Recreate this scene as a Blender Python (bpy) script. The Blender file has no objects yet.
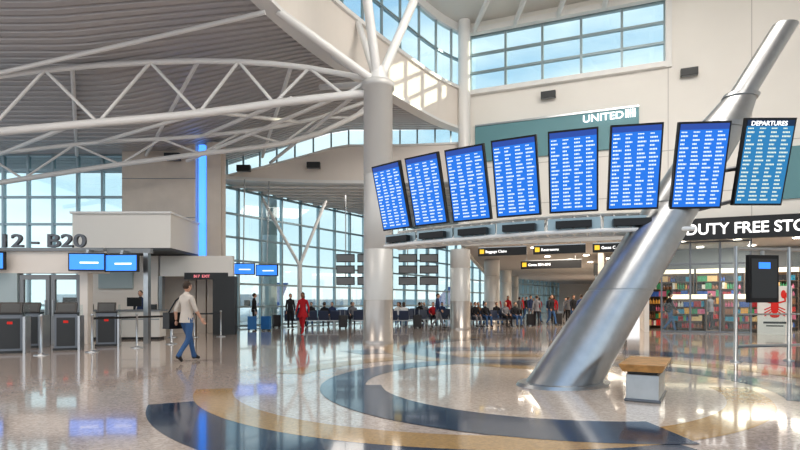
import bpy, math, random
from mathutils import Vector, Matrix
random.seed(4)
S=bpy.context.scene
COL=S.collection
# ------------------------------------------------------------ materials
def newmat(name):
    m=bpy.data.materials.new(name); m.use_nodes=True
    return m, m.node_tree, m.node_tree.nodes['Principled BSDF']
def mat(name,c,r=.5,met=0,em=0,emc=None,noise=0,nscale=3,coat=0):
    m,nt,p=newmat(name)
    p.inputs['Base Color'].default_value=(*c,1); p.inputs['Roughness'].default_value=r
    p.inputs['Metallic'].default_value=met; p.inputs['Coat Weight'].default_value=coat
    if em:
        p.inputs['Emission Color'].default_value=(*(emc or c),1); p.inputs['Emission Strength'].default_value=em
    if noise:
        tc=nt.nodes.new('ShaderNodeTexCoord'); n=nt.nodes.new('ShaderNodeTexNoise'); n.inputs['Scale'].default_value=nscale
        n.inputs['Detail'].default_value=4
        nt.links.new(tc.outputs['Object'],n.inputs['Vector'])
        rmp=nt.nodes.new('ShaderNodeValToRGB')
        rmp.color_ramp.elements[0].position=.3; rmp.color_ramp.elements[1].position=.7
        rmp.color_ramp.elements[0].color=(*[max(0,x*(1-noise)) for x in c],1)
        rmp.color_ramp.elements[1].color=(*[min(1,x*(1+noise)) for x in c],1)
        nt.links.new(n.outputs['Fac'],rmp.inputs['Fac']); nt.links.new(rmp.outputs['Color'],p.inputs['Base Color'])
    return m
def glassmat(name,tint,gl=.12):
    m=bpy.data.materials.new(name); m.use_nodes=True; nt=m.node_tree
    for n in list(nt.nodes): nt.nodes.remove(n)
    o=nt.nodes.new('ShaderNodeOutputMaterial'); t=nt.nodes.new('ShaderNodeBsdfTransparent'); g=nt.nodes.new('ShaderNodeBsdfGlossy')
    mx=nt.nodes.new('ShaderNodeMixShader'); t.inputs['Color'].default_value=(*tint,1); g.inputs['Roughness'].default_value=.03
    mx.inputs[0].default_value=gl
    nt.links.new(t.outputs[0],mx.inputs[1]); nt.links.new(g.outputs[0],mx.inputs[2]); nt.links.new(mx.outputs[0],o.inputs['Surface'])
    return m
def terrazzo(name,c,c2,rough=.10,spec=.5,coat=.4):
    m,nt,p=newmat(name)
    tc=nt.nodes.new('ShaderNodeTexCoord')
    v=nt.nodes.new('ShaderNodeTexVoronoi'); v.inputs['Scale'].default_value=38
    nt.links.new(tc.outputs['Object'],v.inputs['Vector'])
    sep=nt.nodes.new('ShaderNodeSeparateColor'); nt.links.new(v.outputs['Color'],sep.inputs[0])
    r1=nt.nodes.new('ShaderNodeValToRGB'); r1.color_ramp.elements[0].position=.0; r1.color_ramp.elements[1].position=1
    r1.color_ramp.elements[0].color=(*c,1); r1.color_ramp.elements[1].color=(*c2,1)
    nt.links.new(sep.outputs[0],r1.inputs['Fac'])
    n=nt.nodes.new('ShaderNodeTexNoise'); n.inputs['Scale'].default_value=.35; nt.links.new(tc.outputs['Object'],n.inputs['Vector'])
    mx=nt.nodes.new('ShaderNodeMixRGB'); mx.blend_type='MULTIPLY'; mx.inputs[0].default_value=.12
    nt.links.new(r1.outputs[0],mx.inputs[1]); nt.links.new(n.outputs['Fac'],mx.inputs[2]); nt.links.new(mx.outputs[0],p.inputs['Base Color'])
    p.inputs['Roughness'].default_value=rough; p.inputs['Coat Weight'].default_value=coat; p.inputs['Coat Roughness'].default_value=.03
    p.inputs['Specular IOR Level'].default_value=spec
    return m
def mathn(nt,op,a,b=None):
    n=nt.nodes.new('ShaderNodeMath'); n.operation=op
    for i,x in enumerate((a,b)):
        if x is None: continue
        if isinstance(x,(int,float)): n.inputs[i].default_value=x
        else: nt.links.new(x,n.inputs[i])
    return n.outputs[0]
def screenmat(name,bg,fg,rows,cols,hw,hh,strength=1.1,header=(0.01,.08,.45)):
    m,nt,p=newmat(name)
    tc=nt.nodes.new('ShaderNodeTexCoord'); sp=nt.nodes.new('ShaderNodeSeparateXYZ'); nt.links.new(tc.outputs['Object'],sp.inputs[0])
    x,z=sp.outputs[0],sp.outputs[2]
    zr=mathn(nt,'MULTIPLY',z,rows); xr=mathn(nt,'MULTIPLY',x,cols)
    fz=mathn(nt,'SUBTRACT',zr,mathn(nt,'FLOOR',zr))
    band=mathn(nt,'MULTIPLY',mathn(nt,'GREATER_THAN',fz,.3),mathn(nt,'LESS_THAN',fz,.72))
    fx0=mathn(nt,'SUBTRACT',xr,mathn(nt,'FLOOR',xr))
    lett=mathn(nt,'LESS_THAN',fx0,.72)
    xc=mathn(nt,'MULTIPLY',mathn(nt,'ADD',x,hw),4.0/(hw*2)); fx=mathn(nt,'SUBTRACT',xc,mathn(nt,'FLOOR',xc))
    cb=nt.nodes.new('ShaderNodeCombineXYZ'); nt.links.new(mathn(nt,'FLOOR',xc),cb.inputs[0]); nt.links.new(mathn(nt,'FLOOR',zr),cb.inputs[1])
    wn=nt.nodes.new('ShaderNodeTexWhiteNoise'); wn.noise_dimensions='2D'; nt.links.new(cb.outputs[0],wn.inputs['Vector'])
    ln=mathn(nt,'ADD',mathn(nt,'MULTIPLY',wn.outputs['Value'],.4),.45)
    cg=mathn(nt,'MULTIPLY',mathn(nt,'GREATER_THAN',fx,.12),mathn(nt,'LESS_THAN',fx,ln))
    ins=mathn(nt,'MULTIPLY',mathn(nt,'LESS_THAN',z,hh*.82),mathn(nt,'GREATER_THAN',z,-hh*.93))
    f=mathn(nt,'MULTIPLY',mathn(nt,'MULTIPLY',band,lett),mathn(nt,'MULTIPLY',cg,ins))
    f=mathn(nt,'MULTIPLY',f,.95)
    m1=nt.nodes.new('ShaderNodeMixRGB'); m1.inputs[1].default_value=(*bg,1); m1.inputs[2].default_value=(*fg,1); nt.links.new(f,m1.inputs[0])
    hd=mathn(nt,'GREATER_THAN',z,hh*.86)
    m2=nt.nodes.new('ShaderNodeMixRGB'); nt.links.new(hd,m2.inputs[0]); nt.links.new(m1.outputs[0],m2.inputs[1]); m2.inputs[2].default_value=(*header,1)
    p.inputs['Base Color'].default_value=(.01,.01,.02,1); p.inputs['Roughness'].default_value=.2
    nt.links.new(m2.outputs[0],p.inputs['Emission Color']); p.inputs['Emission Strength'].default_value=strength
    return m
white=mat('white_plaster',(.82,.80,.76),.6,noise=.02,nscale=.5)
warmw=mat('warm_white_panel',(.80,.75,.70),.5,noise=.03,nscale=.4)
beige=mat('beige_panel',(.66,.59,.52),.5,noise=.03)
whitep=mat('white_steel_paint',(.80,.80,.79),.35)
alum=mat('aluminium_frame',(.36,.45,.49),.35,.6)
roofm=mat('roof_deck_grey',(.54,.52,.52),.42,.25)
ceilw=mat('ceiling_white',(.76,.75,.72),.7)
soff=mat('soffit_grey',(.55,.53,.51),.6)
steel=mat('brushed_steel',(.46,.48,.50),.3,.95,noise=.06,nscale=6)
steeld=mat('dark_steel',(.20,.21,.23),.35,.8)
colgrey=mat('column_grey_paint',(.62,.62,.61),.35,.1)
colclad=mat('column_steel_cladding',(.50,.46,.43),.3,.7)
black=mat('black_plastic',(.012,.012,.014),.35)
dark=mat('dark_grey',(.05,.055,.06),.45)
grey=mat('mid_grey',(.26,.28,.30),.5)
kiosk=mat('kiosk_grey',(.20,.22,.25),.4,.4)
teal=mat('teal_panel',(.14,.30,.34),.5)
wood=mat('bench_wood',(.52,.29,.11),.4,noise=.25,nscale=9)
letter=mat('sign_letter_white',(.9,.9,.9),.5,em=1.0)
letterd=mat('sign_letter_steel',(.16,.17,.19),.4,.5)
yellow=mat('sign_yellow',(.9,.6,.05),.5,em=.4)
red=mat('logo_red',(.75,.03,.02),.5)
pinkt=mat('sign_pink_led',(.8,.25,.28),.5,em=.7)
blueled=mat('blue_light_column',(.10,.30,.9),.4,em=1.4,emc=(.08,.30,.95))
bluem=mat('blue_monitor_glow',(.05,.25,.8),.3,em=1.0,emc=(.04,.20,.75))
downl=mat('downlight_lens',(1,1,1),.4,em=10,emc=(1,.90,.76))
glass=glassmat('curtain_glass',(.84,.94,.95))
glassc=glassmat('clear_glass',(.93,.97,.97),.05)
frost=mat('frosted_glass',(.42,.50,.52),.3)
seatm=mat('seat_vinyl_navy',(.03,.045,.09),.4)
skin=mat('skin',(.60,.36,.26),.5); skin2=mat('skin_deep',(.28,.15,.09),.5)
hairb=mat('hair_brown',(.05,.03,.02),.6); hairg=mat('hair_grey',(.30,.27,.25),.6)
lips=mat('lips',(.4,.12,.1),.5); eyew=mat('eye',(.03,.02,.02),.3)
shoem=mat('shoe_black',(.02,.02,.02),.4)
def cloth(n,c): return mat('cloth_'+n,c,.85)
tarm=mat('tarmac',(.45,.46,.46),.9,noise=.15,nscale=.05)
floorm=terrazzo('terrazzo_beige',(.76,.63,.55),(.50,.41,.36))
navy=terrazzo('terrazzo_navy',(.012,.035,.085),(.035,.075,.14),.11,.4,.2)
slate=terrazzo('terrazzo_slate',(.05,.10,.18),(.10,.17,.26),.11,.4,.2)
tan=terrazzo('terrazzo_tan',(.60,.38,.16),(.46,.30,.14),.11,.4,.2)
cream=terrazzo('terrazzo_cream',(.84,.72,.61),(.62,.53,.46))
# ------------------------------------------------------------ builder
class B:
    def __init__(s): s.v=[];s.f=[];s.m=[];s.mats=[];s.sm=[]
    def mi(s,m):
        if m not in s.mats: s.mats.append(m)
        return s.mats.index(m)
    def add(s,v,f,m,sm=False,M=None):
        o=len(s.v)
        s.v+= [tuple(M@Vector(p)) if M else tuple(p) for p in v]
        k=s.mi(m)
        for q in f: s.f.append([i+o for i in q]); s.m.append(k); s.sm.append(sm)
    def bx(s,x0,y0,z0,x1,y1,z1,m,M=None):
        v=[(x,y,z) for x in(x0,x1) for y in(y0,y1) for z in(z0,z1)]
        s.add(v,[(0,1,3,2),(4,6,7,5),(0,4,5,1),(2,3,7,6),(0,2,6,4),(1,5,7,3)],m,M=M)
    def wall(s,p0,p1,z0,z1,th,m,off=0):
        d=Vector((p1[0]-p0[0],p1[1]-p0[1])); L=d.length; a=math.atan2(d.y,d.x)
        M=Matrix.Translation((p0[0],p0[1],0))@Matrix.Rotation(a,4,'Z')
        s.bx(0,-th/2-off,z0,L,th/2-off,z1,m,M)
    def prism(s,poly,z0,z1,m):
        n=len(poly); v=[(p[0],p[1],z0) for p in poly]+[(p[0],p[1],z1) for p in poly]
        f=[list(range(n))[::-1],list(range(n,2*n))]+[(i,(i+1)%n,(i+1)%n+n,i+n) for i in range(n)]
        s.add(v,f,m)
    def tube(s,pts,r,m,n=10,cap=True):
        pts=[Vector(p) for p in pts]; k=len(pts)
        rs=r if isinstance(r,(list,tuple)) else [r]*k
        v=[];f=[]; up=None
        for i,p in enumerate(pts):
            d=(pts[min(i+1,k-1)]-pts[max(i-1,0)]).normalized()
            if up is None: up=Vector((0,0,1)) if abs(d.z)<.9 else Vector((1,0,0))
            a=d.cross(up).normalized(); b=a.cross(d).normalized(); up=b
            for j in range(n):
                t=2*math.pi*j/n; v.append(p+a*math.cos(t)*rs[i]+b*math.sin(t)*rs[i])
        for i in range(k-1):
            for j in range(n):
                f.append((i*n+j,i*n+(j+1)%n,(i+1)*n+(j+1)%n,(i+1)*n+j))
        s.add(v,f,m,True)
        if cap: s.add(v,[list(range(n))[::-1],list(range((k-1)*n,k*n))],m)
    def lathe(s,c,prof,m,n=28,ex=1,ey=1):
        v=[];f=[]
        for (r,z) in prof:
            for j in range(n):
                t=2*math.pi*j/n; v.append((c[0]+r*ex*math.cos(t),c[1]+r*ey*math.sin(t),c[2]+z))
        k=len(prof)
        for i in range(k-1):
            for j in range(n): f.append((i*n+j,i*n+(j+1)%n,(i+1)*n+(j+1)%n,(i+1)*n+j))
        s.add(v,f,m,True); s.add(v,[list(range(n))[::-1],list(range((k-1)*n,k*n))],m)
    def ball(s,c,r,m,fn=None,nu=14,nv=9,M=None):
        v=[];f=[]
        for i in range(nv+1):
            ph=math.pi*i/nv
            for j in range(nu):
                t=2*math.pi*j/nu; p=Vector((math.sin(ph)*math.cos(t),math.sin(ph)*math.sin(t),math.cos(ph)))
                if fn: p=fn(p)
                v.append((c[0]+p.x*r[0],c[1]+p.y*r[1],c[2]+p.z*r[2]))
        for i in range(nv):
            for j in range(nu): f.append((i*nu+j,(i+1)*nu+j,(i+1)*nu+(j+1)%nu,i*nu+(j+1)%nu))
        s.add(v,f,m,True,M)
    def obj(s,name,loc=(0,0,0),rz=0,parent=None,bev=0):
        me=bpy.data.meshes.new(name); me.from_pydata(s.v,[],s.f)
        for m in s.mats: me.materials.append(m)
        me.polygons.foreach_set('material_index',s.m); me.polygons.foreach_set('use_smooth',s.sm); me.update()
        o=bpy.data.objects.new(name,me); COL.objects.link(o); o.location=loc; o.rotation_euler=(0,0,rz)
        if parent: o.parent=parent
        if bev:
            b=o.modifiers.new('bevel','BEVEL'); b.width=bev; b.segments=2; b.limit_method='ANGLE'
        return o
def dup(o,loc,rz=0,name=None):
    c=o.copy(); c.name=name or o.name.split('.')[0]; COL.objects.link(c); c.location=loc; c.rotation_euler=(0,0,rz); return c
def text(name,body,size,loc,rz,m,ext=.02,parent=None,tilt=0,sx=1):
    cu=bpy.data.curves.new(name,'FONT'); cu.body=body; cu.size=size; cu.extrude=ext; cu.align_x='LEFT'; cu.offset=size*.014
    o=bpy.data.objects.new(name,cu); COL.objects.link(o)
    dg=bpy.context.evaluated_depsgraph_get(); me=bpy.data.meshes.new_from_object(o.evaluated_get(dg)); bpy.data.objects.remove(o)
    me.materials.clear(); me.materials.append(m)
    o=bpy.data.objects.new(name,me); COL.objects.link(o); o.location=loc; o.rotation_euler=(math.pi/2+tilt,0,rz); o.scale=(sx,1,1)
    if parent: o.parent=parent
    return o
# ------------------------------------------------------------ floor
b=B(); b.prism([(-32,-6),(62,-6),(62,95),(24,78),(-2.4,37.3),(-9.4,27),(-32,27)],-.3,0,floorm); b.obj('floor')
def ring(bb,cx,cy,r0,r1,a0,a1,z,m,taper=0):
    n=max(8,int(abs(a1-a0)/2.5)); v=[];f=[]
    for i in range(n+1):
        a=math.radians(a0+(a1-a0)*i/n); q=r1
        if taper: q=r1+taper*(i/n)
        v+=[(cx+r0*math.cos(a),cy+r0*math.sin(a),z),(cx+q*math.cos(a),cy+q*math.sin(a),z)]
    for i in range(n): f.append((2*i,2*i+1,2*i+3,2*i+2))
    bb.add(v,f,m)
b=B()
ring(b,2.5,8.7,.0,3.2,0,360,.002,cream)
ring(b,1.1,9.0,4.25,4.8,206,290,.002,navy,.9)
ring(b,1.1,9.0,3.72,4.25,192,350,.003,tan)
ring(b,2.5,8.7,2.8,3.75,183,274,.005,navy)
ring(b,2.5,8.7,3.05,3.75,-30,183,.0045,slate)
ring(b,2.5,8.7,4.4,5.0,-10,165,.003,tan)
ring(b,2.5,8.7,6.0,7.2,15,125,.003,slate)
ring(b,5.,15.5,4.3,5.0,120,250,.0035,navy)
ring(b,5.,15.5,5.0,5.5,110,260,.0036,tan)
b.obj('floor_inlay')
b=B(); b.bx(-400,-100,-5.2,400,700,-5,tarm); b.obj('tarmac_ground')
b=B(); bw=mat('far_building',(.45,.47,.5),.7)
b.bx(-150,230,-5,-60,250,5,bw); b.bx(-55,260,-5,30,280,3,bw); b.bx(-110,235,5,-100,245,18,bw)
for i in range(20): b.bx(-148+i*4.3,229.8,-1,-145.5+i*4.3,230,2.5,dark)
b.obj('terminal_building')
def plane(loc,rz):
    b=B(); fw=mat('aircraft_white',(.8,.82,.85),.35); tb=mat('aircraft_tail_blue',(.06,.12,.3),.4)
    prof=[(-18,.1),(-17,.9),(-15,1.6),(-12,1.95),(8,1.95),(13,1.4),(18,.3)]
    b.tube([(x,0,0 if x<8 else (x-8)*.1) for x,_ in prof],[r for _,r in prof],fw,20)
    b.add([(-3,1.5,-.8),(2,1.5,-.8),(6,16,.3),(4.5,16,.3),(-3,1.5,-1.0),(2,1.5,-1.0),(6,16,.2),(4.5,16,.2)],[(0,1,2,3),(7,6,5,4),(0,4,5,1),(1,5,6,2),(2,6,7,3),(3,7,4,0)],fw)
    b.add([(-3,-1.5,-.8),(2,-1.5,-.8),(6,-16,.3),(4.5,-16,.3),(-3,-1.5,-1.0),(2,-1.5,-1.0),(6,-16,.2),(4.5,-16,.2)],[(3,2,1,0),(4,5,6,7),(1,5,4,0),(2,6,5,1),(3,7,6,2),(0,4,7,3)],fw)
    b.add([(12,-.12,1.5),(17.5,-.12,1.3),(20,-.12,7.5),(17,-.12,7.5),(12,.12,1.5),(17.5,.12,1.3),(20,.12,7.5),(17,.12,7.5)],[(0,1,2,3),(7,6,5,4),(0,4,5,1),(1,5,6,2),(2,6,7,3),(3,7,4,0)],tb)
    b.add([(14,-6,1.6),(16,-6,1.6),(17,0,1.2),(13,0,1.2),(16,6,1.6),(14,6,1.6)],[(0,1,2,3),(3,2,4,5)],fw)
    for s in(-1,1): b.tube([(-3,5.5*s,-1.9),(-1,5.5*s,-1.9),(1,5.5*s,-1.7)],[.9,1.0,.5],tb,14); b.tube([(0,2*s,-1),(0,2*s,-3.2)],.15,grey,8); b.tube([(0,1.7*s,-3.0),(0,2.3*s,-3.0)],.5,black,14)
    b.tube([(-14,0,-1),(-14,0,-3.2)],.12,grey,8); b.tube([(-14,-.25,-3.1),(-14,.25,-3.1)],.4,black,14)
    for i in range(22): b.bx(-12+i*.95,-1.97,.3,-11.7+i*.95,-1.85,.65,dark)
    return b.obj('parked_airliner',loc,rz)
plane((-45,120,-1.5),.35); plane((-2,150,-1.5),.4)
# ------------------------------------------------------------ wall R frame
pA=Vector((3.25,27)); dR=Vector((.928,-.371)); nR=Vector((-.371,-.928)); aR=math.atan2(-.371,.928)
def RW(s,n): p=pA+dR*s+nR*n; return (p.x,p.y)
b=B()
b.wall(RW(0,0),RW(18,0),4.1,11.75,.4,white)
b.wall(RW(0,0),RW(.3,0),11.75,15.2,.4,white)
b.wall(RW(9,0),RW(18,0),11.75,15.2,.4,white)
b.wall(RW(.3,0),RW(9,0),14.6,15.2,.4,white)
b.obj('wall_back')
b=B(); b.wall(RW(18,.2),(21,-5),0,15.2,.4,white); b.obj('wall_right')
b=B()
b.wall(RW(0,.3),RW(9,.3),11.5,11.72,.35,whitep)
b.wall(RW(0,.3),RW(9,.3),14.5,14.75,.3,whitep)
b.wall(RW(-.1,.28),RW(18,.28),4.1,4.4,.2,soff)
b.wall(RW(9.0,.25),RW(9.25,.25),11.5,15.1,.2,whitep)
for z in (6.0,7.9): b.wall(RW(0,.205),RW(18,.205),z,z+.03,.02,soff)
for s_ in (9.1,12.2,15.3): b.wall(RW(s_,.205),RW(s_+.03,.205),4.4,15,.02,soff)
b.obj('trim_1')
nwin=[0]
def glazing(p0,p1,z0,z1,nx,zs,fr=.07,gm=glass,fm=alum):
    nwin[0]+=1; b=B(); p0=Vector(p0[:2]);p1=Vector(p1[:2])
    for i in range(nx+1):
        p=p0.lerp(p1,i/nx); d=(p1-p0).normalized()*fr/2
        b.wall(p-d,p+d,z0,z1,fr*1.8,fm)
    for z in zs: b.wall(p0,p1,z-fr/2,z+fr/2,fr*1.4,fm)
    b.wall(p0,p1,z0,z1,.015,gm)
    return b.obj('window_%d'%nwin[0])
glazing(RW(.3,0),RW(9,0),11.75,14.6,5,[11.8,12.7,13.6,14.5],.11)
b=B(); b.lathe((3.15,26.45,0),[(.3,4.4),(.3,15.1)],whitep,20); b.obj('wall_pilaster')
path=[(-5.6,-4),(-5.4,4),(-5.1,9),(-4.6,12.3),(-3.9,15.4),(-2.75,18.4),(-1.45,20.8),(0,23.1),(1.7,25.6),(3.1,27.0)]
def catm(P,k=4):
    out=[]
    for i in range(len(P)-1):
        p0=Vector(P[max(i-1,0)]);p1=Vector(P[i]);p2=Vector(P[i+1]);p3=Vector(P[min(i+2,len(P)-1)])
        for j in range(k):
            t=j/k; out.append(.5*((2*p1)+(p2-p0)*t+(2*p0-5*p1+4*p2-p3)*t*t+(3*p1-p0-3*p2+p3)*t**3))
    out.append(Vector(P[-1])); return out
pth=catm(path)
def ribbon(bb,P,z0,z1,th,m):
    n=len(P); v=[];f=[]
    for i,p in enumerate(P):
        d=(P[min(i+1,n-1)]-P[max(i-1,0)]).normalized(); q=Vector((-d.y,d.x))*th/2
        for a in (p-q,p+q):
            for z in (z0(p) if callable(z0) else z0, z1(p) if callable(z1) else z1): v.append((a.x,a.y,z))
    for i in range(n-1):
        o=4*i; f+=[(o,o+4,o+5,o+1),(o+2,o+3,o+7,o+6),(o,o+2,o+6,o+4),(o+1,o+5,o+7,o+3)]
    f+=[(0,1,3,2),(4*n-4,4*n-2,4*n-1,4*n-3)]
    bb.add(v,f,m,False)
b=B(); ribbon(b,pth,9.95,11.8,.35,warmw); b.obj('wall_bulkhead')
b=B(); ribbon(b,pth,11.8,11.95,.6,whitep); ribbon(b,pth,9.85,9.97,.55,whitep); ribbon(b,pth,14.7,15.1,.3,whitep); b.obj('trim_2')
nwin[0]+=1; b=B(); ribbon(b,pth,11.95,14.7,.015,glass)
ribbon(b,pth,12.0,12.1,.14,alum); ribbon(b,pth,13.3,13.4,.14,alum)
for i in range(0,len(pth),2):
    p=pth[i]; b.bx(p.x-.06,p.y-.06,11.95,p.x+.06,p.y+.06,14.7,alum)
b.obj('window_%d'%nwin[0])
hp=[(p.x,p.y) for p in pth]+[RW(18,0),(21,-5)]
b=B(); b.prism(hp,15.1,15.3,ceilw)
b.obj('ceiling_hall')
b=B()
for i in range(9):
    s=.5+i*2.0; x,y=RW(s,0.3); c=Vector((5,6))
    e=Vector((x,y)).lerp(c,.9)
    b.tube([(x,y,14.6),(*Vector((x,y)).lerp(c,.35),14.3),(*e,14.9)],.12,whitep,8)
for q in (.15,.3,.45): 
    b.tube([(*Vector(RW(.5+i*2,.3)).lerp(Vector((5,6)),q),14.75) for i in range(9)],.07,whitep,8)
b.obj('ceiling_ribs')
# ------------------------------------------------------------ gate-side roof
def cl(x): return max(0,min(1,x))
def roofz(X,Y): return 10.1-2.2*cl((Y-13)/9)*cl((-X-3)/7)
def pathx(Y):
    for i in range(len(pth)-1):
        if pth[i].y<=Y<=pth[i+1].y: 
            t=(Y-pth[i].y)/(pth[i+1].y-pth[i].y+1e-6); return pth[i].x+(pth[i+1].x-pth[i].x)*t
    return 3.1
b=B(); v=[];f=[]; NX=26
ys=[];y=-3.8
while y<27.4: ys.append((y,0));ys.append((y+.16,0));ys.append((y+.18,.07));ys.append((y+.26,.07)); y+=.28
for (yy,dz) in ys:
    xr=pathx(yy)
    for i in range(NX+1):
        X=-26+(xr+26)*i/NX; v.append((X,yy,roofz(X,yy)+dz))
for j in range(len(ys)-1):
    for i in range(NX): a=j*(NX+1)+i; f.append((a,a+1,a+NX+2,a+NX+1))
b.add(v,f,roofm); b.obj('ceiling_gate_roof')
p2=catm([(-9.6,26.3),(-7,27.0),(-3.5,27.5),(0,27.5),(3.1,27.1)],4)
rz_=lambda p: roofz(p.x,p.y)
b=B(); ribbon(b,p2,7.45,lambda p:rz_(p)-.85,.3,warmw); ribbon(b,p2,7.35,7.5,.5,whitep); ribbon(b,p2,lambda p:rz_(p)-.87,lambda p:rz_(p)-.78,.5,whitep); b.obj('wall_wing_bulkhead')
nwin[0]+=1; b=B(); ribbon(b,p2,lambda p:rz_(p)-.78,lambda p:rz_(p)-.02,.015,glass)
for p in p2: b.bx(p.x-.04,p.y-.05,rz_(p)-.8,p.x+.04,p.y+.05,rz_(p),alum)
b.obj('window_%d'%nwin[0])
zsg=[.1,1.1,2.3,3.5,4.7,5.9,7.2]
glazing((-9.3,26.9),(-2.5,37.1),0,7.4,8,zsg,.10)
glazing((-2.5,37.1),(22,75),0,7.4,26,zsg,.11)
b=B(); b.prism([(-9.5,27.2),(3.2,27.6),(16,75),(22,75.5),(-2.7,37.4)],7.42,7.6,ceilw)
b.obj('ceiling_wing')
b=B()
for i in range(12):
    t=i/11; a=Vector((-9.0,27.9)).lerp(Vector((-2.2,37)),t); c=Vector((2.6,28.2)).lerp(Vector((5.2,38)),t)
    b.tube([(a.x,a.y,7.3),(c.x,c.y,7.3)],.07,whitep,8)
b.obj('wing_ceiling_beams')
b=B()
b.tube([(-7.6,29.6,7.1),(-5.6,30.1,3.4)],.09,whitep); b.tube([(-4.2,30.6,7.1),(-5.6,30.1,3.4)],.09,whitep); b.tube([(-5.6,30.1,3.4),(-5.6,30.1,0)],.12,whitep)
b.obj('wing_brace_post')
lowp=[RW(-.15,-.2),RW(18,-.2),(32,22),(56,80),(14,80)]
b=B(); b.prism(lowp,4.1,4.3,soff)
b.wall(RW(-.15,-.25),(14,80),4.0,7.42,.2,white)
b.obj('ceiling_concourse')
b=B()
for r in range(11):
    for c_ in range(7):
        x,y=RW(1.0+c_*2.2+r*1.1,-1.4-r*2.8)
        b.lathe((x,y,4.06),[(.16,0),(.16,.035)],downl,14)
b.obj('ceiling_downlights')
b=B(); b.wall((10.9,29.3),(31,78),0,4.1,.3,beige); b.obj('wall_concourse_right')
b=B(); b.wall((14,79.8),(33,79.8),0,4.1,.3,white); b.wall((21,76),(14,79.8),0,7.4,.2,white); b.obj('wall_concourse_end')
d=(Vector((31,78))-Vector((10.9,29.3))).normalized()
for k,(s0,L) in enumerate([(2,8),(12,9),(24,10)]):
    b=B(); a=Vector((10.9,29.3))+d*s0; c=a+d*L; 
    b.wall(a,c,2.9,3.6,.3,dark,off=-.32); b.wall(a,c,0.1,2.85,.06,mat('lit_store_window_%d'%k,(.9,.8,.65),.4,em=.8,emc=(1,.86,.66),noise=.5,nscale=1.5),off=-.22)
    for j in range(5): q=a.lerp(c,j/4); b.lathe((q.x-.32,q.y+.13,0),[(.05,0),(.05,2.9)],steel,8)
    b.obj('storefront',)
# ------------------------------------------------------------ columns
def column(x,y,r,h,clad,cap=True):
    b=B(); b.lathe((x,y,0),[(r*1.06,0),(r*1.06,.12),(r*1.02,.14),(r*1.02,clad)],colclad,36)
    pr=[(r,clad)]
    z=clad+1.6
    while z<h-.6: pr+=[(r,z),(r-.012,z+.01),(r-.012,z+.04),(r,z+.05)]; z+=2.4
    pr+=[(r,h)]
    if cap: pr+=[(r*1.12,h+.02),(r*1.12,h+.22),(r*.8,h+.24)]
    b.lathe((x,y,0),pr,colgrey,36); return b.obj('column')
column(-.71,17.5,.47,8.2,1.4)
column(3.0,26.9,.5,3.95,1.4,False)
column(5.96,35,.5,4.08,1.4,False); column(9,46,.5,4.08,1.4,False); column(12,57,.5,4.08,1.4,False)
column(-7.6,31.5,.42,7.4,1.2,False)
b=B(); ct=Vector((-.71,17.5,8.4))
b.lathe((-.71,17.5,8.42),[(.3,0),(.34,.1),(.2,.5)],whitep,20)
b.tube([ct,(1.6,20.2,15.1)],.15,whitep,12); b.tube([ct,(-2.3,18.8,9.9)],.13,whitep,12)
b.tube([ct,(-1.6,20.3,11.9)],.12,whitep,12); b.tube([ct,(-3.6,15.9,9.9)],.13,whitep,12)
b.tube([ct,(-1.6,15.6,15.1)],.15,whitep,12)
b.tube([ct,(-3.0,20.5,9.5)],.11,whitep,12); 
b.obj('column_struts')
def truss(name,top,bot,n,r=.11,rb=.13):
    b=B()
    def smp(P,t):
        P=[Vector(p) for p in P]; k=t*(len(P)-1); i=min(int(k),len(P)-2); u=k-i
        p0=P[max(i-1,0)];p1=P[i];p2_=P[i+1];p3=P[min(i+2,len(P)-1)]
        return .5*((2*p1)+(p2_-p0)*u+(2*p0-5*p1+4*p2_-p3)*u*u+(3*p1-p0-3*p2_+p3)*u**3)
    T=[smp(top,i/(2*n)) for i in range(2*n+1)]; Bt=[smp(bot,i/(2*n)) for i in range(2*n+1)]
    b.tube(T,r,whitep); b.tube(Bt,rb,whitep)
    for i in range(n):
        b.tube([T[2*i],Bt[2*i+1]],r*.6,whitep,8); b.tube([Bt[2*i+1],T[2*i+2]],r*.6,whitep,8)
    return b.obj(name)
truss('roof_truss',[(-14.5,17.2,8.3),(-10.5,17.3,8.85),(-6.5,17.4,9.1),(-3.5,17.4,8.95),(-1.0,17.5,8.55)],[(-14.5,17.2,6.6),(-10.5,17.3,7.0),(-6.5,17.4,7.4),(-3.5,17.4,7.8),(-1.0,17.5,8.1)],5,.09,.13)
truss('roof_truss',[(-16.5,21.5,7.2),(-12,21.5,7.7),(-8,21.7,8.0),(-4,21.8,8.6),(-1,21.9,9.6)],[(-16.5,21.5,6.0),(-12,21.5,6.7),(-8,21.7,7.3),(-4,21.8,7.9),(-1,21.9,9.3)],5,.08,.10)
b=B()
for (p,q) in [((-1,17.5,8.4),(-9,22.8,7.3)),((-1,17.5,8.4),(-6.2,25.8,8.0)),((-3.5,17.4,7.9),(-8,21.7,8.0)),((-6.5,17.4,7.4),(-12,21.5,7.7)),((-10.5,17.3,7.0),(-16,21.5,7.2)),((-6.5,17.4,7.5),(-4,21.8,8.6)),((-3.9,15.6,9.7),(-14,17.3,8.4)),((-10.5,17.3,8.85),(-14,23.4,7.7)),((-6.5,17.4,9.1),(-11,23.4,7.7)),((-3.5,17.4,8.95),(-6.5,25.5,8.2))]:
    b.tube([p,q],.07,whitep,8)
b.obj('roof_bracing')
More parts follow.
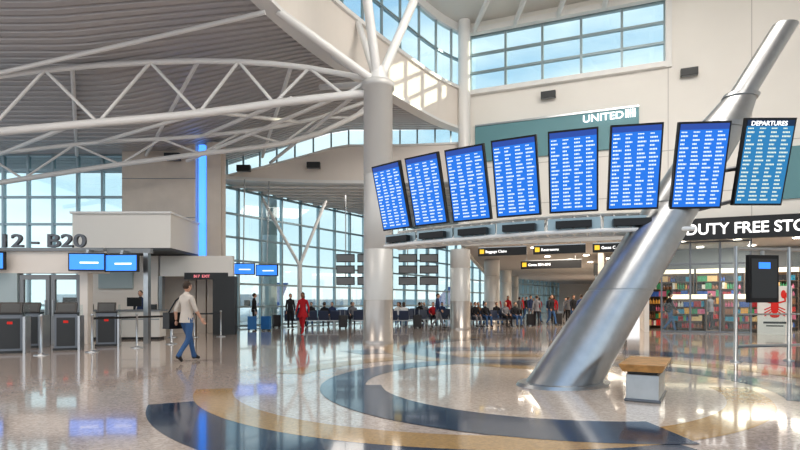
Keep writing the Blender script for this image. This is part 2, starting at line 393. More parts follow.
# ------------------------------------------------------------ left side
glazing((-22,24),(-12.1,24),0,7.9,9,[.1,1.2,2.4,3.6,4.8,6.0,7.2,7.85],.10)
b=B(); b.bx(-12.1,23.5,0,-8.9,23.9,8.3,beige); b.bx(-8.4,23.5,0,-7.8,23.9,8.3,beige); b.bx(-8.9,23.75,0,-8.4,23.9,8.3,beige)
b.wall((-7.8,23.7),(-9.5,26.6),0,8.2,.3,beige)
for z in (3.3,5.0,6.7): b.bx(-12.1,23.485,z,-8.9,23.5,z+.03,grey)
b.obj('wall_gate')
b=B(); b.bx(-8.78,23.55,2.6,-8.52,23.74,8.2,blueled); b.bx(-8.84,23.5,2.4,-8.46,23.76,2.6,steel); b.bx(-8.84,23.5,0,-8.46,23.76,2.4,beige); b.obj('blue_light_column')
b=B(); b.bx(-12.5,20.6,3.4,-8.75,23.48,4.7,white); b.bx(-12.55,20.5,4.7,-8.7,23.48,4.78,whitep); b.bx(-12.5,20.6,3.3,-8.75,23.48,3.4,dark); b.obj('gate_canopy')
b=B(); b.bx(-13.3,22.3,0,-10.0,22.5,3.25,warmw); b.bx(-9.9,22.3,2.4,-6.9,22.5,3.25,white); b.bx(-7.7,22.2,0,-6.8,22.6,2.4,dark)
b.bx(-9.95,22.25,0,-9.8,22.5,2.4,steel);b.bx(-8.9,22.28,2.28,-7.1,22.5,2.55,dark)
b.bx(-12.4,22.2,1.9,-11,22.3,2.9,frost)
b.obj('wall_gate_counter')
text('gate_sign_lettering','B17  EXIT',.16,(-8.5,22.24,2.35),0,pinkt,.01)
b=B(); b.bx(-16,17.2,2.25,-9.4,17.5,2.95,warmw); b.bx(-16,17.2,0,-12.2,17.5,2.25,frost); b.bx(-10.2,17.2,0,-9.95,17.5,2.25,warmw); b.bx(-16,17.1,2.95,-9.4,17.6,3.05,grey)
b.bx(-9.4,17.3,2.9,-8.0,17.5,3.05,grey)
b.bx(-8.2,17.25,0,-8.05,17.45,2.9,steel)
b.obj('wall_gate_entrance')
for k,x in enumerate((-12.15,-11.15)):
    b=B(); w=.95
    b.bx(x,17.25,0,x+.12,17.35,2.2,grey); b.bx(x+w-.12,17.25,0,x+w,17.35,2.2,grey); b.bx(x+.12,17.25,2.05,x+w-.12,17.35,2.2,grey); b.bx(x+.12,17.25,0,x+w-.12,17.35,.3,grey); b.bx(x+.12,17.25,1.0,x+w-.12,17.35,1.08,grey)
    b.bx(x+.12,17.29,.3,x+w-.12,17.31,2.05,glassc); b.tube([(x+(.85 if k==0 else .1),17.2,.9),(x+(.85 if k==0 else .1),17.2,1.4)],.02,steel,8)
    b.obj('door_%d'%(k+1))
text('gate_number_lettering','12 - B20',.58,(-12.75,17.15,3.08),0,letterd,.05,sx=1.4)
b=B(); b.bx(-.55,-.05,-.28,.55,.05,.28,black); b.bx(-.51,-.06,-.24,.51,-.05,.24,bluem); b.bx(-.2,-.065,-.05,.35,-.06,.0,letter); b.bx(-.04,-.03,.28,.04,.03,.33,steel)
mo=b.obj('gate_monitor',(-9.75,16.85,2.58),.1); dup(mo,(-8.7,16.9,2.55),-.1); dup(mo,(-12.9,16.9,2.62),0)
b=B(); b.bx(-9.79,16.85,2.92,-9.71,17.12,2.97,steel); b.bx(-8.74,16.9,2.9,-8.66,17.3,2.95,steel); b.bx(-12.94,16.9,2.96,-12.86,17.12,3.0,steel); b.obj('monitor_bracket')
dup(mo,(-7.6,26.2,2.95),.1); dup(mo,(-6.5,26.4,2.9),-.1)
b=B(); b.tube([(-7.6,26.2,3.3),(-7.6,26.4,7.35)],.03,steel,8); b.tube([(-6.5,26.4,3.25),(-6.5,26.8,7.35)],.03,steel,8); b.obj('monitor_hanger')
def gate_kiosk():
    b=B(); b.bx(-.3,-.22,0,.3,.22,.06,dark); b.bx(-.27,-.18,.06,.27,.18,1.0,kiosk); b.bx(-.22,-.19,.12,.22,-.18,.9,dark)
    M=Matrix.Translation((0,-.05,1.12))@Matrix.Rotation(math.radians(-28),4,'X')
    b.bx(-.25,-.05,-.17,.25,.05,.2,black,M); b.bx(-.2,-.056,-.1,.2,-.05,.15,dark,M)
    b.bx(-.28,-.2,1.0,.28,.2,1.04,black); b.bx(-.06,-.195,.75,.06,-.18,.82,red)
    b.bx(.30,-.35,0,.36,.45,.95,steel); b.bx(.325,-.3,.95,.335,.4,1.25,glassc)
    return b
ko=gate_kiosk().obj('boarding_kiosk',(-10.15,14.1,0),.45,bev=.01)
dup(ko,(-9.25,15.0,0),.4); dup(ko,(-8.9,16.4,0),.4); dup(ko,(-10.8,15.8,0),.3)
b=B(); b.bx(-.9,-.3,0,.9,.3,.08,dark); b.bx(-.95,-.35,.08,.95,.35,1.0,white); b.bx(-1.0,-.4,1.0,1.0,.4,1.06,grey); b.bx(-.93,-.36,.7,.93,-.35,.74,steel)
b.bx(-.3,.0,1.18,.2,.04,1.5,black); b.bx(-.08,0,1.06,-.02,.04,1.2,black); b.bx(.45,-.1,1.06,.7,.15,1.25,dark)
co=b.obj('gate_counter',(-9.6,19.6,0),.12,bev=.015); dup(co,(-11.8,19.4,0),.1)
b=B(); b.lathe((0,0,0),[(.17,0),(.17,.02),(.05,.04),(.03,.06),(.03,.95),(.04,.96),(.04,1.0),(.02,1.02)],steel,16)
so=b.obj('stanchion',(-8.15,14.3,0))
sp_=[(-8.15,14.3),(-7.6,15.6),(-7.2,17),(-8.9,13.4),(-7.8,20.5),(-6.9,20.8),(-8.6,20.4)]
for p in sp_[1:]: dup(so,(p[0],p[1],0))
b=B()
for p,q in ((sp_[0],sp_[1]),(sp_[1],sp_[2]),(sp_[4],sp_[5]),(sp_[4],sp_[6])): b.wall(p,q,.86,.92,.006,black)
b.obj('stanchion_belt')
sbl=mat('suitcase_blue',(.04,.2,.5),.4); sbk=mat('suitcase_black',(.03,.03,.035),.5)
def suitcase(m):
    b=B(); b.bx(-.2,-.13,.07,.2,.13,.68,m); b.tube([(-.12,.1,.68),(-.12,.1,1.0),(.12,.1,1.0),(.12,.1,.68)],.012,steel,8)
    for sx in(-.15,.15):
        for sy in(-.09,.09): b.ball((sx,sy,.035),(.035,.035,.035),black)
    return b
su=suitcase(sbl).obj('suitcase',(-6.9,25.2,0),.2,bev=.03); dup(su,(-6.3,25.4,0),-.2)
sk_=suitcase(sbk).obj('suitcase',(-2.9,27.4,0),.3,bev=.03)
for p in ((.9,28.0,.2),(3.4,28.6,.4),(7.4,30.6,.1),(9.3,31.8,.4),(-6.5,28.4,.5)): dup(sk_,(p[0],p[1],0),p[2])
# ------------------------------------------------------------ wall fittings
b=B(); b.wall(RW(.6,.28),RW(7.95,.28),8.2,10.0,.12,teal); b.wall(RW(.6,.36),RW(7.95,.36),9.92,10.0,.06,steel); b.obj('airline_sign_panel')
p=RW(5.6,.40); text('airline_sign_lettering','UNITED',.46,(p[0],p[1],9.50),aR,letter,.02,sx=1.05)
b=B(); p=RW(7.6,.42); M=Matrix.Translation((p[0],p[1],9.66))@Matrix.Rotation(aR,4,'Z')
for i in range(5): b.bx(-.2+i*.09,-.02,-.18,-.15+i*.09,0,.2,letter,M)
b.bx(-.22,-.02,-.02,.22,0,.02,letter,M)
b.obj('airline_emblem')
def flood(name,s,z):
    p=RW(s,.22); b=B(); b.bx(-.33,-.35,-.15,.33,-.12,.15,dark); b.bx(-.28,-.30,-.165,.28,-.15,-.15,grey) ; b.bx(-.08,-.15,-.06,.08,.0,.06,grey)
    return b.obj(name,(p[0],p[1],z),aR,bev=.02)
f0=flood('wall_floodlight',9.9,11.1)
p=RW(4.1,.25); dup(f0,(p[0],p[1],10.95),aR); dup(f0,(-4.3,27.1,8.15),0); dup(f0,(-7.6,26.5,7.85),0); dup(f0,(-9.8,23.5,7.6),0)
b=B(); b.wall(RW(8.8,.45),RW(17.5,.45),3.95,4.85,.25,black); b.obj('shop_fascia')
p=RW(9.75,.6); text('shop_sign_lettering','DUTY FREE STORE',.64,(p[0],p[1],4.17),aR,letter,.03,sx=.93)
b=B(); b.wall(RW(13.2,.26),RW(17.5,.26),5.5,7.6,.1,teal); b.obj('teal_wall_panel')
glazing(RW(8.9,-.4),RW(12.3,-.4),0,4.0,3,[.05,3.0,3.95],.07,glassc,steeld)
glazing(RW(14.8,-.4),RW(17.9,-.4),0,4.0,3,[.05,3.0,3.95],.07,glassc,steeld)
b=B(); b.wall(RW(8.3,-5.6),RW(18.5,-5.6),0,4.1,.2,grey); b.wall(RW(8.3,-.4),RW(8.3,-5.6),0,4.1,.2,warmw); b.obj('wall_shop')
pm=[mat('product_%d'%i,c,.4) for i,c in enumerate([(.62,.04,.03),(.75,.52,.25),(.04,.12,.42),(.72,.36,.05),(.03,.03,.035),(.05,.28,.12),(.6,.14,.24),(.30,.12,.05),(.75,.72,.66),(.38,.02,.03),(.03,.25,.38)])]
shf=mat('shelf_wood',(.16,.10,.065),.5); shl=mat('shelf_lit_header',(.9,.8,.65),.5,em=.9,emc=(1,.85,.62))
def shelf(w,h,n):
    b=B(); b.bx(-w/2,.15,0,w/2,.2,h,shf); b.bx(-w/2,-.2,0,-w/2+.04,.2,h,shf); b.bx(w/2-.04,-.2,0,w/2,.2,h,shf)
    b.bx(-w/2,-.22,h-.22,w/2,-.16,h,shl)
    for k in range(n):
        z=.12+k*(h-.4)/n; b.bx(-w/2,-.2,z,w/2,.2,z+.03,shf); x=-w/2+.06
        H=(h-.4)/n-.05
        while x<w/2-.2:
            ww=random.uniform(.09,.15); c=random.choice(pm); hh=random.uniform(H*.65,H); bottle=random.random()<.4
            for q in range(random.randint(1,3)):
                if x<w/2-.17:
                    if bottle: b.lathe((x+ww/2,-.1,z+.03),[(ww*.46,0),(ww*.46,hh*.6),(ww*.16,hh*.75),(ww*.16,hh)],c,8)
                    else: b.bx(x,-.19,z+.03,x+ww,.0,z+.03+hh,c)
                    x+=ww+.008
    return b
sh=shelf(2.1,3.0,7)
s0=None
for s in (9.6,11.8,14.0,16.2):
    p=RW(s,-4.6)
    if not s0: s0=sh.obj('product_shelf',(p[0],p[1],0),aR)
    else: dup(s0,(p[0],p[1],0),aR)
sh2=shelf(1.6,1.7,4); p=RW(10.1,-2.2); s1=sh2.obj('product_gondola',(p[0],p[1],0),aR); p=RW(12.3,-2.0); dup(s1,(p[0],p[1],0),aR+.1); p=RW(16,-2.0); dup(s1,(p[0],p[1],0),aR)
p=RW(13.1,-.2); b=B(); b.bx(-.6,-.04,0,.6,.04,2.0,white)
b.ball((0,-.05,1.15),(.14,.02,.32),red)
for k in(-1,1):
    b.tube([(.1*k,-.05,1.3),(.36*k,-.05,1.38),(.34*k,-.05,1.55)],.035,red,6); b.ball((.30*k,-.05,1.66),(.09,.02,.17),red); b.ball((.42*k,-.05,1.62),(.05,.02,.12),red)
    for j in range(3): b.tube([(.1*k,-.05,1.15-.1*j),(.36*k,-.05,1.02-.13*j)],.022,red,6)
b.ball((0,-.05,.78),(.17,.02,.09),red)
b.bx(-.4,-.05,.45,.4,-.04,.53,dark); b.bx(-.3,-.05,.33,.3,-.04,.38,dark)
b.obj('poster_board',(p[0],p[1],0),aR)
b=B()
for x,y in ((7.4,11.9),(8.75,12.15),(10.4,12.5)):
    b.lathe((x,y,0),[(.11,0),(.11,.02),(.04,.04),(.04,2.55)],steel,16)
b.tube([(7.4,11.9,2.5),(10.4,12.5,2.5)],.035,steel); b.tube([(7.4,11.9,.35),(10.4,12.5,.35)],.035,steel); b.tube([(7.4,11.9,1.05),(10.4,12.5,1.05)],.02,steel)
b.wall((7.5,11.92),(8.65,12.13),.4,1.02,.012,glassc); b.wall((8.85,12.17),(10.3,12.48),.4,2.45,.012,glassc)
b.obj('glass_barrier')
b=B(); b.bx(-.38,-.05,-.55,.38,.05,.5,black); b.bx(-.33,-.06,-.45,.33,-.05,.42,dark); b.bx(-.15,-.065,.2,.15,-.06,.34,bluem); b.bx(-.04,-.02,.5,.04,.02,.6,steel)
b.obj('info_screen',(8.05,12.0,1.86),.19)
# ------------------------------------------------------------ leaning column
ax=Vector((3.61,1.44,4.9)); base=Vector((2.58,8.6,0)); hd=Vector((3.61,1.44)).normalized(); hs=Vector((-hd.y,hd.x)); cs=4.9/ax.length
prof=[(0,.60),(.05,.60),(.055,.50),(1.0,.465),(1.5,.45),(1.505,.44),(1.53,.44),(1.535,.45),(3.0,.405),(3.005,.395),(3.03,.395),(3.035,.405),(4.45,.375),(4.455,.395),(4.55,.395),(4.555,.37),(5.12,.25),(5.125,.27),(5.2,.27),(5.205,.205),(6.75,.20)]
b=B(); v=[];f=[]; n=48
for z,r in prof:
    c=base+ax*(z/4.9)
    for j in range(n):
        t=2*math.pi*j/n; q=hd*(r/cs*math.cos(t))+hs*(r*math.sin(t)); v.append((c.x+q.x,c.y+q.y,z))
for i in range(len(prof)-1):
    for j in range(n): f.append((i*n+j,i*n+(j+1)%n,(i+1)*n+(j+1)%n,(i+1)*n+j))
b.add(v,f,steel,True); b.add(v,[list(range(n))[::-1],list(range(len(v)-n,len(v)))],steel)
lc=b.obj('leaning_column')
m_=lc.modifiers.new('es','EDGE_SPLIT'); m_.split_angle=math.radians(25)
# displays on a curved truss
DP=[(-.19,11.4,44),(.52,10.75,39.5),(1.28,10.2,34.5),(2.07,9.65,28),(2.95,9.2,20),(3.88,8.93,12),(4.90,8.82,5),(5.93,8.80,0)]
def off(i,dn,z):
    x,y,a=DP[i]; a=math.radians(a); return Vector((x+dn*math.sin(a),y+dn*math.cos(a),z))
def chord(dn,z):
    P=[off(i,dn,z) for i in range(8)]; P=[P[0]+(P[0]-P[1])*.4]+P[:7]
    out=[]
    for i in range(len(P)-1):
        p0=P[max(i-1,0)];p1=P[i];p2_=P[i+1];p3=P[min(i+2,len(P)-1)]
        for j in range(4):
            t=j/4; out.append(.5*((2*p1)+(p2_-p0)*t+(2*p0-5*p1+4*p2_-p3)*t*t+(3*p1-p0-3*p2_+p3)*t**3))
    out.append(P[-1]); return out
b=B(); C1,C2,C3=chord(.62,2.87),chord(.62,2.52),chord(.2,2.54)
for C in (C1,C2,C3): b.tube(C,.04,whitep,8)
for i in range(len(C1)-1):
    b.tube([C2[i],C1[i+1]] if i%2 else [C1[i],C2[i+1]],.022,whitep,6); b.tube([C3[i],C2[i]],.022,whitep,6); b.tube([C3[i],C1[i]],.022,whitep,6)
for i in range(0,6):
    p=off(i,.17,2.66); M=Matrix.Translation(p)@Matrix.Rotation(-math.radians(DP[i][2]),4,'Z'); b.bx(-.30,-.02,-.05,.30,.10,.07,black,M); b.bx(-.44,.1,-.13,.44,.13,.13,alum,M)
b.tube([off(6,.55,3.5),off(7,.25,3.6)],.04,steeld,8); b.tube([off(6,.62,2.87),off(7,.4,3.1)],.035,steeld,8)
b.obj('display_truss')
HW,HH=.40,.70
smB=screenmat('flight_display_blue',(.012,.17,.66),(.85,.94,1.0),15,40,HW,HH,1.0,(.02,.07,.32))
smT=screenmat('flight_display_teal',(.02,.20,.42),(.85,.9,.7),15,40,HW,HH,.95,(.0,.02,.06))
def display(sm):
    b=B(); b.bx(-.43,-.01,-.735,.43,.07,.735,black); b.bx(-.25,.07,-.4,.25,.12,.4,dark)
    b.bx(-HW,-.018,-HH,HW,-.01,HH,sm)
    b.bx(-.06,.12,-.62,.06,.26,-.5,steeld); b.bx(-.06,.12,-.5,.06,.15,.3,steeld)
    return b
tilt=math.radians(15)
d0=None
for i in range(8):
    x,y,a=DP[i]; z=3.54+(.05 if i==7 else 0)
    if i==7: o=display(smT).obj('flight_display')
    elif d0 is None: o=d0=display(smB).obj('flight_display')
    else: o=dup(d0,(0,0,0)); 
    o.location=(x,y,z); o.rotation_euler=(tilt,0,-math.radians(a)); o.scale=(.94,.94,.94)
    if i==7:
        t_=text('display_heading','DEPARTURES',.105,(-.34,-.022,.61),0,letter,.002,parent=o)
# bench
b=B(); b.bx(-.2,-.5,0,.2,.5,.36,steel); b.bx(-.22,-.52,0,.22,.52,.04,steeld)
vv=[(-.24,-.56,.40),(.24,-.56,.40),(.24,.56,.40),(-.24,.56,.40),(-.28,-.62,.50),(.28,-.62,.50),(.28,.62,.50),(-.28,.62,.50)]
b.add(vv,[(3,2,1,0),(4,5,6,7),(0,1,5,4),(1,2,6,5),(2,3,7,6),(3,0,4,7)],wood); b.bx(-.18,-.48,.36,.18,.48,.40,dark)
b.obj('bench',(3.42,7.5,0),math.radians(-30),bev=.012)
# ------------------------------------------------------------ signs
def hsign(name,w,h,txt,loc,rz,rod):
    b=B(); b.bx(-w/2,-.06,0,w/2,.06,h,black); b.bx(-w/2,-.065,h-.04,w/2,-.06,h,steel)
    for sx in (-.4,.4): b.tube([(sx*w,0,h),(sx*w,0,h+rod)],.02,steel,6)
    b.bx(-w/2+.08,-.066,h*.25,-w/2+.08+h*.5,-.06,h*.75,yellow)
    o=b.obj(name,loc,rz); text('sign_text',txt,h*.42,(-w/2+h*.85,-.07,h*.33),0,letter,.003,parent=o); return o
hsign('wayfinding_sign',2.6,.7,'Gates B1-B31',(.95,26.3,3.95),.0,2.8)
for s,t in ((2.0,'Baggage Claim'),(4.6,'Restrooms'),(7.2,'Gates C')):
    p=RW(s,.7); hsign('wayfinding_sign',2.3,.42,t,(p[0],p[1],3.55),aR,.12)
p=RW(3.5,-6); hsign('wayfinding_sign',3.4,.5,'Gates B84-B90',(p[0],p[1],3.3),aR,.3)
b=B()
for r in range(3):
    for c_ in range(2):
        M=Matrix.Translation(((c_-.5)*1.15,0,-.62*r))@Matrix.Rotation(math.radians(12),4,'X')
        b.bx(-.5,-.05,-.22,.5,.05,.22,black,M); b.bx(-.46,-.056,-.18,.46,-.05,.18,grey,M)
for sx in(-.58,.58): b.tube([(sx,.08,-1.5),(sx,.08,3.45)],.03,steel,8)
hm=b.obj('hanging_monitor_bank',(1.0,29.5,3.75)); dup(hm,(-2.4,29.5,3.75))
# ------------------------------------------------------------ seating
b=B(); 
for i in range(5):
    x=(i-2)*.6
    b.bx(x-.25,-.25,.40,x+.25,.22,.47,seatm)
    M=Matrix.Translation((x,.24,.45))@Matrix.Rotation(math.radians(-12),4,'X'); b.bx(-.25,-.03,0,.25,.03,.45,seatm,M)
for i in range(6):
    x=(i-2.5)*.6; b.bx(x-.025,-.22,.6,x+.025,.2,.63,black); b.tube([(x,-.18,.6),(x,-.15,.36)],.014,steel,6); b.tube([(x,.16,.6),(x,.15,.36)],.014,steel,6)
b.bx(-1.5,-.04,.34,1.5,.04,.40,steel)
for x in (-1.1,1.1): b.bx(x-.03,-.03,.03,x+.03,.03,.34,steel); b.bx(x-.03,-.3,0,x+.03,.3,.03,steel)
bs=b.obj('beam_seating',(-4.6,28.6,0),math.pi,bev=.012)
seats=[(-4.6,28.6,math.pi),(-1.0,28.8,math.pi),(-3.9,31,0.0),(-.7,31,0),(2.5,31,0),(-3.0,33.5,math.pi),(.6,33.5,math.pi),(-.6,35.8,0),(2.8,35.9,0),(5.2,29.4,.3),(5.8,32.4,.3),(4.0,38.5,math.pi),(1.6,40.3,0),(6.0,41,0),(7.6,43,math.pi)]
for s in seats[1:]: dup(bs,(s[0],s[1],0),s[2])
# ------------------------------------------------------------ people
EDG=[('pel','wai','top'),('wai','che','top'),('che','uch','top'),('uch','nek','top'),('nek','nkt','skin')]
for s in 'LR': EDG+=[('uch','sh'+s,'top'),('sh'+s,'el'+s,'top'),('el'+s,'wr'+s,'fore'),('pel','hip'+s,'bot'),('hip'+s,'kn'+s,'bot'),('kn'+s,'an'+s,'bot'),('an'+s,'toe'+s,'shoe'),('an'+s,'he'+s,'shoe')]
def base_pose():
    J=dict(pel=(0,0,.96,.135),wai=(0,0,1.1,.125),che=(0,0,1.27,.14),uch=(0,.01,1.40,.11),nek=(0,.01,1.49,.06),nkt=(0,-.005,1.57,.052))
    for s,k in (('L',1),('R',-1)):
        J['sh'+s]=(.165*k,.01,1.41,.066); J['el'+s]=(.225*k,.03,1.13,.047); J['wr'+s]=(.235*k,-.03,.89,.031)
        J['hip'+s]=(.095*k,0,.88,.098); J['kn'+s]=(.105*k,-.01,.49,.064); J['an'+s]=(.105*k,.03,.10,.045); J['toe'+s]=(.12*k,-.13,.04,.036); J['he'+s]=(.105*k,.06,.04,.036)
    return J
def walk(J):
    J['knL']=(.1,-.17,.52,.064);J['anL']=(.1,-.27,.11,.045);J['toeL']=(.11,-.44,.05,.036);J['heL']=(.1,-.25,.04,.036)
    J['knR']=(-.1,.03,.50,.064);J['anR']=(-.1,.30,.17,.045);J['toeR']=(-.11,.20,.035,.036);J['heR']=(-.1,.35,.13,.036)
    J['elL']=(.22,.12,1.15,.047);J['wrL']=(.23,.10,.91,.031);J['elR']=(-.22,-.06,1.15,.047);J['wrR']=(-.22,-.2,.96,.031)
def sit(J):
    for k in ('pel','wai','che','uch','nek','nkt','shL','shR'): x,y,z,r=J[k]; J[k]=(x,y+.05,z-.42,r)
    for s,k in (('L',1),('R',-1)):
        J['hip'+s]=(.1*k,-.02,.56,.098); J['kn'+s]=(.13*k,-.42,.55,.064); J['an'+s]=(.13*k,-.42,.1,.045); J['toe'+s]=(.14*k,-.58,.04,.036); J['he'+s]=(.13*k,-.39,.04,.036)
        J['el'+s]=(.22*k,-.02,.76,.047); J['wr'+s]=(.14*k,-.26,.68,.031)
def person(name,loc,rz,scale,pose,top,bot,sk=skin,hair=hairb,longhair=False,sleeves=True,skirt=None,bag=None,shoe=shoem):
    J=base_pose(); 
    if pose: pose(J)
    names=list(J); me=bpy.data.meshes.new('tmp'); me.from_pydata([J[n][:3] for n in names],[(names.index(a),names.index(c)) for a,c,_ in EDG],[])
    o=bpy.data.objects.new('tmp',me); COL.objects.link(o); o.modifiers.new('s','SKIN')
    for i,n in enumerate(names):
        sv=me.skin_vertices[0].data[i]; r=J[n][3]; sv.radius=(r,r*.85 if n in('pel','wai','che','uch') else r); sv.use_root=(n=='pel')
    ss=o.modifiers.new('u','SUBSURF'); ss.levels=2; ss.render_levels=2
    dg=bpy.context.evaluated_depsgraph_get(); dg.update(); ev=bpy.data.meshes.new_from_object(o.evaluated_get(dg)); bpy.data.objects.remove(o)
    b=B(); vs=[tuple(v.co) for v in ev.vertices]
    segs=[(Vector(J[a][:3]),Vector(J[c][:3]),k,(J[a][3]+J[c][3])/2) for a,c,k in EDG]
    grp={}
    for p in ev.polygons:
        c=p.center; best=9;bk='top'
        for A_,B_,k,r in segs:
            d=B_-A_; t=cl((c-A_).dot(d)/d.length_squared); q=(A_+d*t-c).length-r
            if q<best: best=q;bk=k
        grp.setdefault(bk,[]).append(list(p.vertices))
    mm=dict(top=top,bot=bot,skin=sk,shoe=shoe,fore=top if sleeves else sk)
    o0=len(b.v); b.v+=vs
    for k,fs in grp.items():
        mi=b.mi(mm[k])
        for q in fs: b.f.append([i+o0 for i in q]); b.m.append(mi); b.sm.append(True)
    bpy.data.meshes.remove(ev)
    hx,hy,hz,_=J['nkt']; hc=(hx,hy-.015,hz+.085)
    def hs_(p):
        k=1-.28*max(0,-p.z)**1.5; return Vector((p.x*k,p.y*k-(.06 if p.z<0 else 0)*abs(p.z),p.z))
    b.ball(hc,(.076,.096,.118),sk,hs_,18,12)
    b.ball((hc[0],hc[1]-.098,hc[2]-.015),(.012,.02,.022),sk); b.tube([(hc[0],hc[1]-.092,hc[2]+.02),(hc[0],hc[1]-.112,hc[2]-.02)],.009,sk,6)
    for k in(-1,1):
        b.ball((hc[0]+.03*k,hc[1]-.083,hc[2]+.01),(.012,.008,.007),eyew,None,8,6); b.ball((hc[0]+.077*k,hc[1]+.01,hc[2]),(.01,.02,.032),sk,None,8,6)
    b.ball((hc[0],hc[1]-.088,hc[2]-.052),(.024,.008,.007),lips,None,8,6)
    b.ball((hc[0],hc[1]+.016,hc[2]+.028),(.083,.097,.103),hair,lambda p:Vector((p.x,max(p.y,-.55-.5*p.z) if p.z<.6 else p.y,max(p.z,-.75))),16,12)
    if longhair: b.ball((hc[0],hc[1]+.055,hc[2]-.06),(.08,.06,.14),hair)
    for s,k in (('L',1),('R',-1)):
        w=Vector(J['wr'+s][:3]); e=Vector(J['el'+s][:3]); d=(w-e).normalized(); side=Vector((0,-1,0)); side=(side-d*side.dot(d)).normalized(); nn=d.cross(side)*(-k)
        pc=w+d*.055
        R=Matrix((( d.x,side.x,nn.x,pc.x),(d.y,side.y,nn.y,pc.y),(d.z,side.z,nn.z,pc.z),(0,0,0,1)))
        b.ball((0,0,0),(.056,.042,.017),sk,None,12,8,R)
        for q,(of_,L) in enumerate(((.030,.07),(.010,.08),(-.010,.075),(-.029,.058))):
            p0=pc+d*.035+side*of_; p1=p0+d*L*.5+nn*.006; p2q=p1+d*L*.32+nn*.018; p3q=p2q+d*L*.15+nn*.018
            b.tube([p0,p1,p2q,p3q],[.0092,.0088,.0078,.006],sk,6)
        p0=pc-d*.02+side*.032; b.tube([p0,p0+side*.028+d*.025+nn*.006,p0+side*.032+d*.058+nn*.014],[.012,.010,.007],sk,6)
    if skirt:
        z0,r0=skirt; px,py,pz,_=J['pel']; b.lathe((px,py,0),[(r0,z0),(r0*.93,z0+.12),(.155,pz),(.145,pz+.1),(.13,pz+.16)],top,20,1,.85)
    elif pose is not sit:
        px,py,pz,_=J['pel']; b.lathe((px,py,pz),[(.172,-.09),(.165,-.03),(.15,.06),(.138,.14)],top,20,1,.86)
    nx,ny,nz,_=J['nek']; b.lathe((nx,ny,nz-.03),[(.075,0),(.066,.05),(.07,.052),(.08,.0)],top,14)
    if bag:
        M=Matrix.Translation((.33,.02,.93)); b.bx(-.10,-.25,-.2,.12,.25,.16,bag,M); b.bx(.12,-.18,-.14,.15,.18,.03,dark,M)
        b.tube([(.32,-.16,1.08),(.2,-.1,1.35),(.11,.0,1.50),(.2,.13,1.35),(.32,.22,1.08)],.016,bag,6)
    ob=b.obj(name,loc,rz); ob.scale=(scale,)*3; return ob
shirtL=cloth('light_shirt',(.62,.56,.50)); jeans=cloth('denim',(.05,.12,.26)); redc=cloth('red',(.42,.015,.025)); blk=cloth('black',(.02,.02,.025)); gry=cloth('grey',(.2,.2,.22)); nav=cloth('navy',(.03,.05,.12)); whc=cloth('white',(.7,.7,.7)); brn=cloth('brown',(.2,.1,.05))
person('man_walking',(-4.7,11.9,0),math.radians(150),1.0,walk,shirtL,jeans,hair=hairb,bag=black,sleeves=False)
person('woman_in_red',(-4.05,22.5,0),math.radians(-12),.98,walk,redc,redc,sk=skin2,hair=hairb,longhair=True,skirt=(.72,.23),shoe=redc)
sp0=person('standing_passenger',(-7.1,26.3,0),2.0,1.0,None,blk,blk)
person('gate_agent',(-9.9,20.6,0),.1,1.0,None,nav,blk)
st=[person('standing_passenger',(8.7,31,0),.4,1.0,walk,blk,jeans), person('standing_passenger',(7.6,30,0),2.9,.97,walk,gry,blk), person('standing_passenger',(9.4,33,0),3.0,1.0,None,redc,blk,longhair=True), person('standing_passenger',(10.4,24.9,0),1.2,1.0,None,gry,blk),person('standing_passenger',(9.9,29.5,0),2.8,1.0,walk,nav,gry)]
for k,(x,y,r) in enumerate([(10.6,33,.3),(11.2,36,2.8),(7.2,36,.2),(12.5,40,3.0),(9.6,41,.5),(13.5,44,.1),(8.0,44,3.1),(8.1,33.5,.3),(10.6,38,2.9),(11.6,47,.2),(12.9,50,3),(6.2,39,.2),(9.0,35.5,.6),(8.4,38,2.9),(10.0,44,.2),(11.9,43,2.9)]): dup(st[[0,1,2,4][k%4]],(x,y,0),r)
p=RW(11.2,-3.3); dup(st[3],(p[0],p[1],0),.4); p=RW(9.3,-1.2); dup(st[0],(p[0],p[1],0),1.5); dup(sp0,(-5.6,27.6,0),.6); dup(st[4],(1.9,27.2,0),1.4)
def spos(x,y,rz,i):
    o_=Vector(((i-2)*.6,-.02)); c,s_=math.cos(rz),math.sin(rz); return (x+o_.x*c-o_.y*s_,y+o_.x*s_+o_.y*c,0)
def seated(k,i,top,bot,**kw):
    x,y,r=seats[k]; return person('seated_passenger',spos(x,y,r,i),r,1.0,sit,top,bot,**kw)
SP=[seated(9,1,blk,jeans),seated(9,3,gry,blk,hair=hairg),seated(2,2,nav,blk),seated(3,3,whc,jeans,longhair=True),seated(4,1,redc,blk),seated(0,1,blk,gry),seated(1,3,brn,jeans)]
q=0
for (k,i) in ((2,0),(2,4),(3,0),(3,1),(4,3),(4,4),(7,1),(7,3),(8,0),(8,2),(8,4),(9,4),(9,0),(10,0),(10,2),(10,3),(0,3),(1,0),(5,2),(6,1),(6,3),(12,2),(13,1),(13,3)):
    x,y,r=seats[k]; dup(SP[q%7 if q%7!=4 else 0],spos(x,y,r,i),r); q+=1
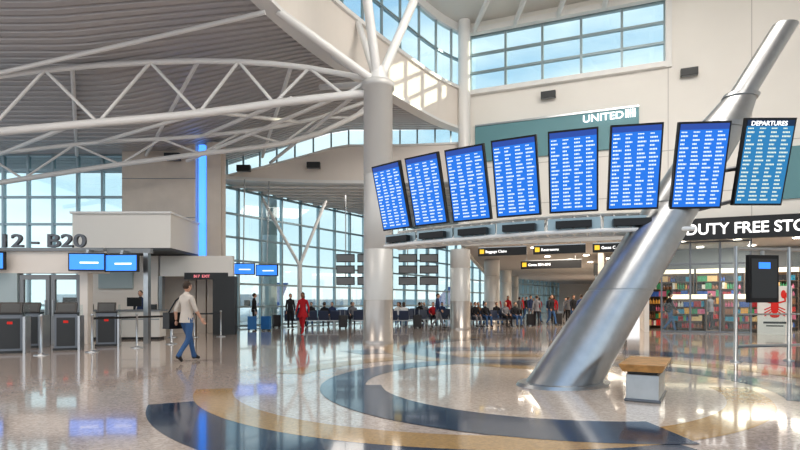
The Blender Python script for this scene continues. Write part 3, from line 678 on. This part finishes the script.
# ------------------------------------------------------------ world + lights
w=bpy.data.worlds.new('sky'); S.world=w; w.use_nodes=True; nt=w.node_tree; bg=nt.nodes['Background']
tc=nt.nodes.new('ShaderNodeTexCoord'); sx=nt.nodes.new('ShaderNodeSeparateXYZ'); nt.links.new(tc.outputs['Generated'],sx.inputs[0])
rp=nt.nodes.new('ShaderNodeValToRGB'); e=rp.color_ramp.elements; e[0].position=0; e[0].color=(.90,.92,.92,1); e[1].position=.75; e[1].color=(.20,.40,.70,1)
x_=e.new(.22); x_.color=(.60,.76,.87,1)
nt.links.new(sx.outputs[2],rp.inputs['Fac'])
mp=nt.nodes.new('ShaderNodeMapping'); mp.inputs['Scale'].default_value=(1,1,3); nt.links.new(tc.outputs['Generated'],mp.inputs[0])
no=nt.nodes.new('ShaderNodeTexNoise'); no.inputs['Scale'].default_value=3.2; no.inputs['Detail'].default_value=6; nt.links.new(mp.outputs[0],no.inputs['Vector'])
r2=nt.nodes.new('ShaderNodeValToRGB'); r2.color_ramp.elements[0].position=.42; r2.color_ramp.elements[1].position=.64; nt.links.new(no.outputs['Fac'],r2.inputs['Fac'])
mx=nt.nodes.new('ShaderNodeMixRGB'); mx.inputs[2].default_value=(.96,.97,.98,1); nt.links.new(r2.outputs[0],mx.inputs[0]); nt.links.new(rp.outputs[0],mx.inputs[1])
nt.links.new(mx.outputs[0],bg.inputs[0]); bg.inputs[1].default_value=1.2
def area(name,loc,size,e,c=(1,.93,.84),rot=(0,0,0),sy=None):
    l=bpy.data.lights.new(name,'AREA'); l.energy=e; l.color=c; l.shape='RECTANGLE'; l.size=size; l.size_y=sy or size
    o=bpy.data.objects.new(name,l); COL.objects.link(o); o.location=loc; o.rotation_euler=rot
area('hall_fill_light',(6,13,14.3),8,1250,rot=(math.radians(38),0,math.radians(-15))); area('hall_fill_light',(6,4,14.5),6,600,rot=(math.radians(25),0,0))  # added fill lights, not fixtures; tilted to brighten the hall's white walls
area('gate_fill_light',(-10,10,9.2),6,420,(1,.91,.82)); area('concourse_lamp',(9,29,4.0),4,200,(1,.90,.76)); area('concourse_lamp',(13,40,4.0),6,300,(1,.90,.76)); area('concourse_lamp',(20,60,4.0),8,300,(1,.9,.8))  # the gate area light is added fill below the roof, not a fixture
area('wing_fill_light',(-2,31,7.2),4,160); p=RW(13,-2.4); area('shop_lamp',(p[0],p[1],3.95),3,210,(1,.92,.80))  # the wing area light is an added fill with no fixture behind it
su_=bpy.data.lights.new('sun','SUN'); su_.energy=4; su_.angle=.01; su_.color=(1,.78,.54); so_=bpy.data.objects.new('sun',su_); COL.objects.link(so_); so_.rotation_euler=Vector((-.9,-.2,-.3)).to_track_quat('-Z','Y').to_euler(); so_.location=(60,60,40)
# ------------------------------------------------------------ camera
cam=bpy.data.cameras.new('camera'); co_=bpy.data.objects.new('camera',cam); COL.objects.link(co_)
co_.location=(0,0,1.3); co_.rotation_euler=(math.pi/2,0,0); cam.sensor_width=36; cam.lens=24.3; cam.shift_y=.0975; cam.clip_end=900
S.camera=co_
S.view_settings.view_transform='Standard'
try: S.view_settings.look='Medium High Contrast'
except Exception: pass
S.view_settings.exposure=.1
